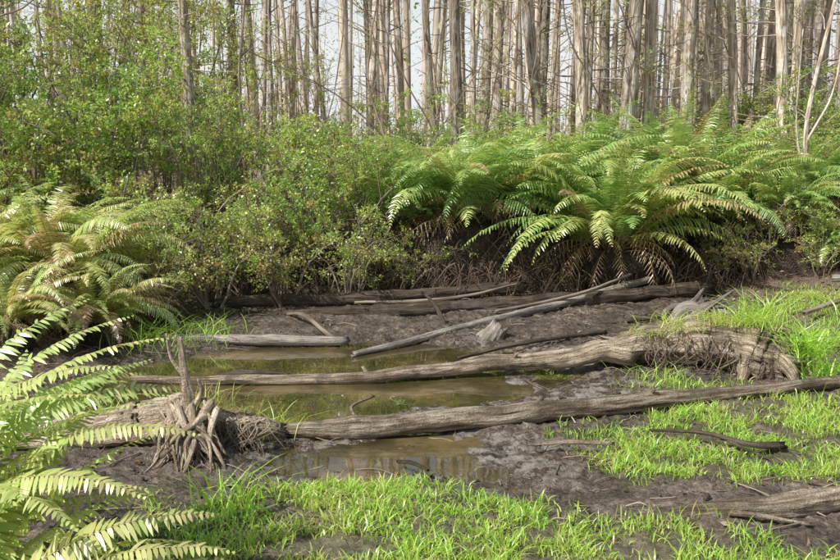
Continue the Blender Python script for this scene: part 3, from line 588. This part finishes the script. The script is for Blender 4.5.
tuft('sedge_tuft',2.6,7.9,.48,180,.2,.008,.14,.05,.45,(.8,2.2));tuft('sedge_tuft',4.3,8.6,None,100,.4,.012,.2);tuft('sedge_tuft',2.95,7.8,.54,200,.2,.008,.12,.0,.5,(.8,2.2));tuft('sedge_tuft',2.3,7.9,.4,90,.16,.007,.1,.1,.6,(.8,2.2))
tuft('sedge_tuft',3.4,8.0,.5,130,.42,.011,.13,.2,.7)
tuft('sedge_tuft',-1.35,6.15,None,130,.3,.007,.18,.05,.6);tuft('sedge_tuft',-1.95,6.1,None,90,.35,.007,.2,.05,.6);tuft('sedge_tuft',-2.6,6.3,None,90,.35,.008,.2,.1,.7)
tuft('sedge_tuft',-2.9,8.9,None,120,.4,.01,.25);tuft('sedge_tuft',-2.4,9.2,None,90,.35,.01,.2);tuft('sedge_tuft',2.3,7.4,None,80,.2,.008,.2);tuft('sedge_tuft',-1.1,4.5,None,60,.35,.011,.1)
tuft('sedge_tuft',5.4,9.3,None,150,.45,.012,.3);tuft('sedge_tuft',-1.55,5.95,.3,70,.22,.007,.12,0,.4)
# ---------------------------------------------------------------- litter
mb=MB();n=42000;x=r.uniform(-9,11,n);y=r.uniform(4,22,n)
li=np.clip(.05+ss(11.0,12.6,y)+ss(-3,-4,x)*ss(6,8,y)+ss(3.6,5,x)*ss(6.8,8,y),0,1)*(gz(x,y)>.015)
k=r.random(n)<li;x,y=x[k],y[k];n=len(x)
leaves(mb,np.stack([x,y,gz(x,y)+.012],-1),r.uniform(.03,.09,n),r.uniform(.015,.04,n),r,np.stack([r.normal(size=n),r.normal(size=n),0*x],-1),.25,tint=r.uniform(0,.9,n))
mb.obj('leaf_litter',[M_dead],smooth=False)
mb=MB()
for i in range(900):
    x=r.uniform(-4,5);y=r.uniform(4.2,12.5);z=float(gz(x,y))
    if z<-.02: continue
    a=r.uniform(0,TAU);l=r.uniform(.04,.45)**1.3;dv=np.array([math.cos(a)*l,math.sin(a)*l,0])
    p0=np.array([x,y,z+.010]);p2=p0+dv;p2[2]=float(gz(p2[0],p2[1]))+.010
    addtube(mb,spline([p0,(p0+p2)/2+r.normal(size=3)*.012+[0,0,.008],p2],6),r.uniform(.0015,.006),4,tint=r.uniform(-.1,.7))
mb.obj('twig_litter',[M_twig])
mb=MB()
th,ph=np.meshgrid(np.linspace(0,TAU,9)[:-1],np.linspace(.05,math.pi-.05,6));ii=np.arange(48).reshape(6,8);nn=np.roll(ii,-1,1)
Fs=np.stack([ii[:-1],ii[1:],nn[1:],nn[:-1]],-1).reshape(-1,4)
for i in range(1500):
    x=r.uniform(-3.6,5);y=r.uniform(4.2,11);z=float(gz(x,y))
    if z<0.005: continue
    s=r.uniform(.005,.022)*(1+1.*(r.random()<.05))
    rad=s*(1+.8*(vn(np.cos(th)*1.5+i,np.sin(th)*1.5,ph*1.5)-.5))
    V=np.stack([np.sin(ph)*np.cos(th)*rad*1.3+x,np.sin(ph)*np.sin(th)*rad+y,np.cos(ph)*rad*.7+z],-1)
    mb.add(V,Fs,0,0.,np.tile([0,.06,0],(48,1)))
mb.obj('mud_clods',[M_mud])
# ---------------------------------------------------------------- light, sky, camera
sd=Vector((-.70,-.5,0)).normalized();el=math.radians(50)
sd=Vector((sd.x*math.cos(el),sd.y*math.cos(el),math.sin(el)))
Ld=bpy.data.lights.new('sun','SUN');Ld.energy=5;Ld.angle=math.radians(.5);Ld.color=(1,.975,.90)
so=bpy.data.objects.new('sun',Ld);so.rotation_euler=sd.to_track_quat('Z','Y').to_euler();so.location=(-10,-8,20);sc.collection.objects.link(so)
wd=bpy.data.worlds.new('World');sc.world=wd;wd.use_nodes=True
nt=wd.node_tree;bg=nt.nodes.get('Background') or nt.nodes.new('ShaderNodeBackground')
sk=nt.nodes.new('ShaderNodeTexSky');sk.sky_type='NISHITA';sk.sun_disc=False;sk.sun_elevation=el;sk.sun_rotation=math.atan2(sd.x,sd.y)
sk.dust_density=3;sk.air_density=1
tcn=nt.nodes.new('ShaderNodeTexCoord');sep=nt.nodes.new('ShaderNodeSeparateXYZ');nt.links.new(tcn.outputs['Generated'],sep.inputs[0])
mr=nt.nodes.new('ShaderNodeMapRange');mr.inputs['From Min'].default_value=.12;mr.inputs['From Max'].default_value=.5;mr.inputs['To Min'].default_value=.9;mr.inputs['To Max'].default_value=.0
nt.links.new(sep.outputs[2],mr.inputs[0])
mx=nt.nodes.new('ShaderNodeMix');mx.data_type='RGBA';mx.clamp_factor=True;nt.links.new(mr.outputs[0],mx.inputs[0]);nt.links.new(sk.outputs[0],mx.inputs[6]);mx.inputs[7].default_value=(7.6,7.8,7.9,1)
nt.links.new(mx.outputs[2],bg.inputs[0]);bg.inputs[1].default_value=.12
cd=bpy.data.cameras.new('camera');cd.lens=35;cd.sensor_width=36;cd.clip_end=1000;cd.clip_start=.05
co=bpy.data.objects.new('camera',cd);co.location=(0,0,2.2);co.rotation_euler=(math.radians(81),0,0);sc.collection.objects.link(co);sc.camera=co
sc.view_settings.view_transform='Standard';sc.view_settings.look='None';sc.view_settings.exposure=0;sc.view_settings.gamma=1
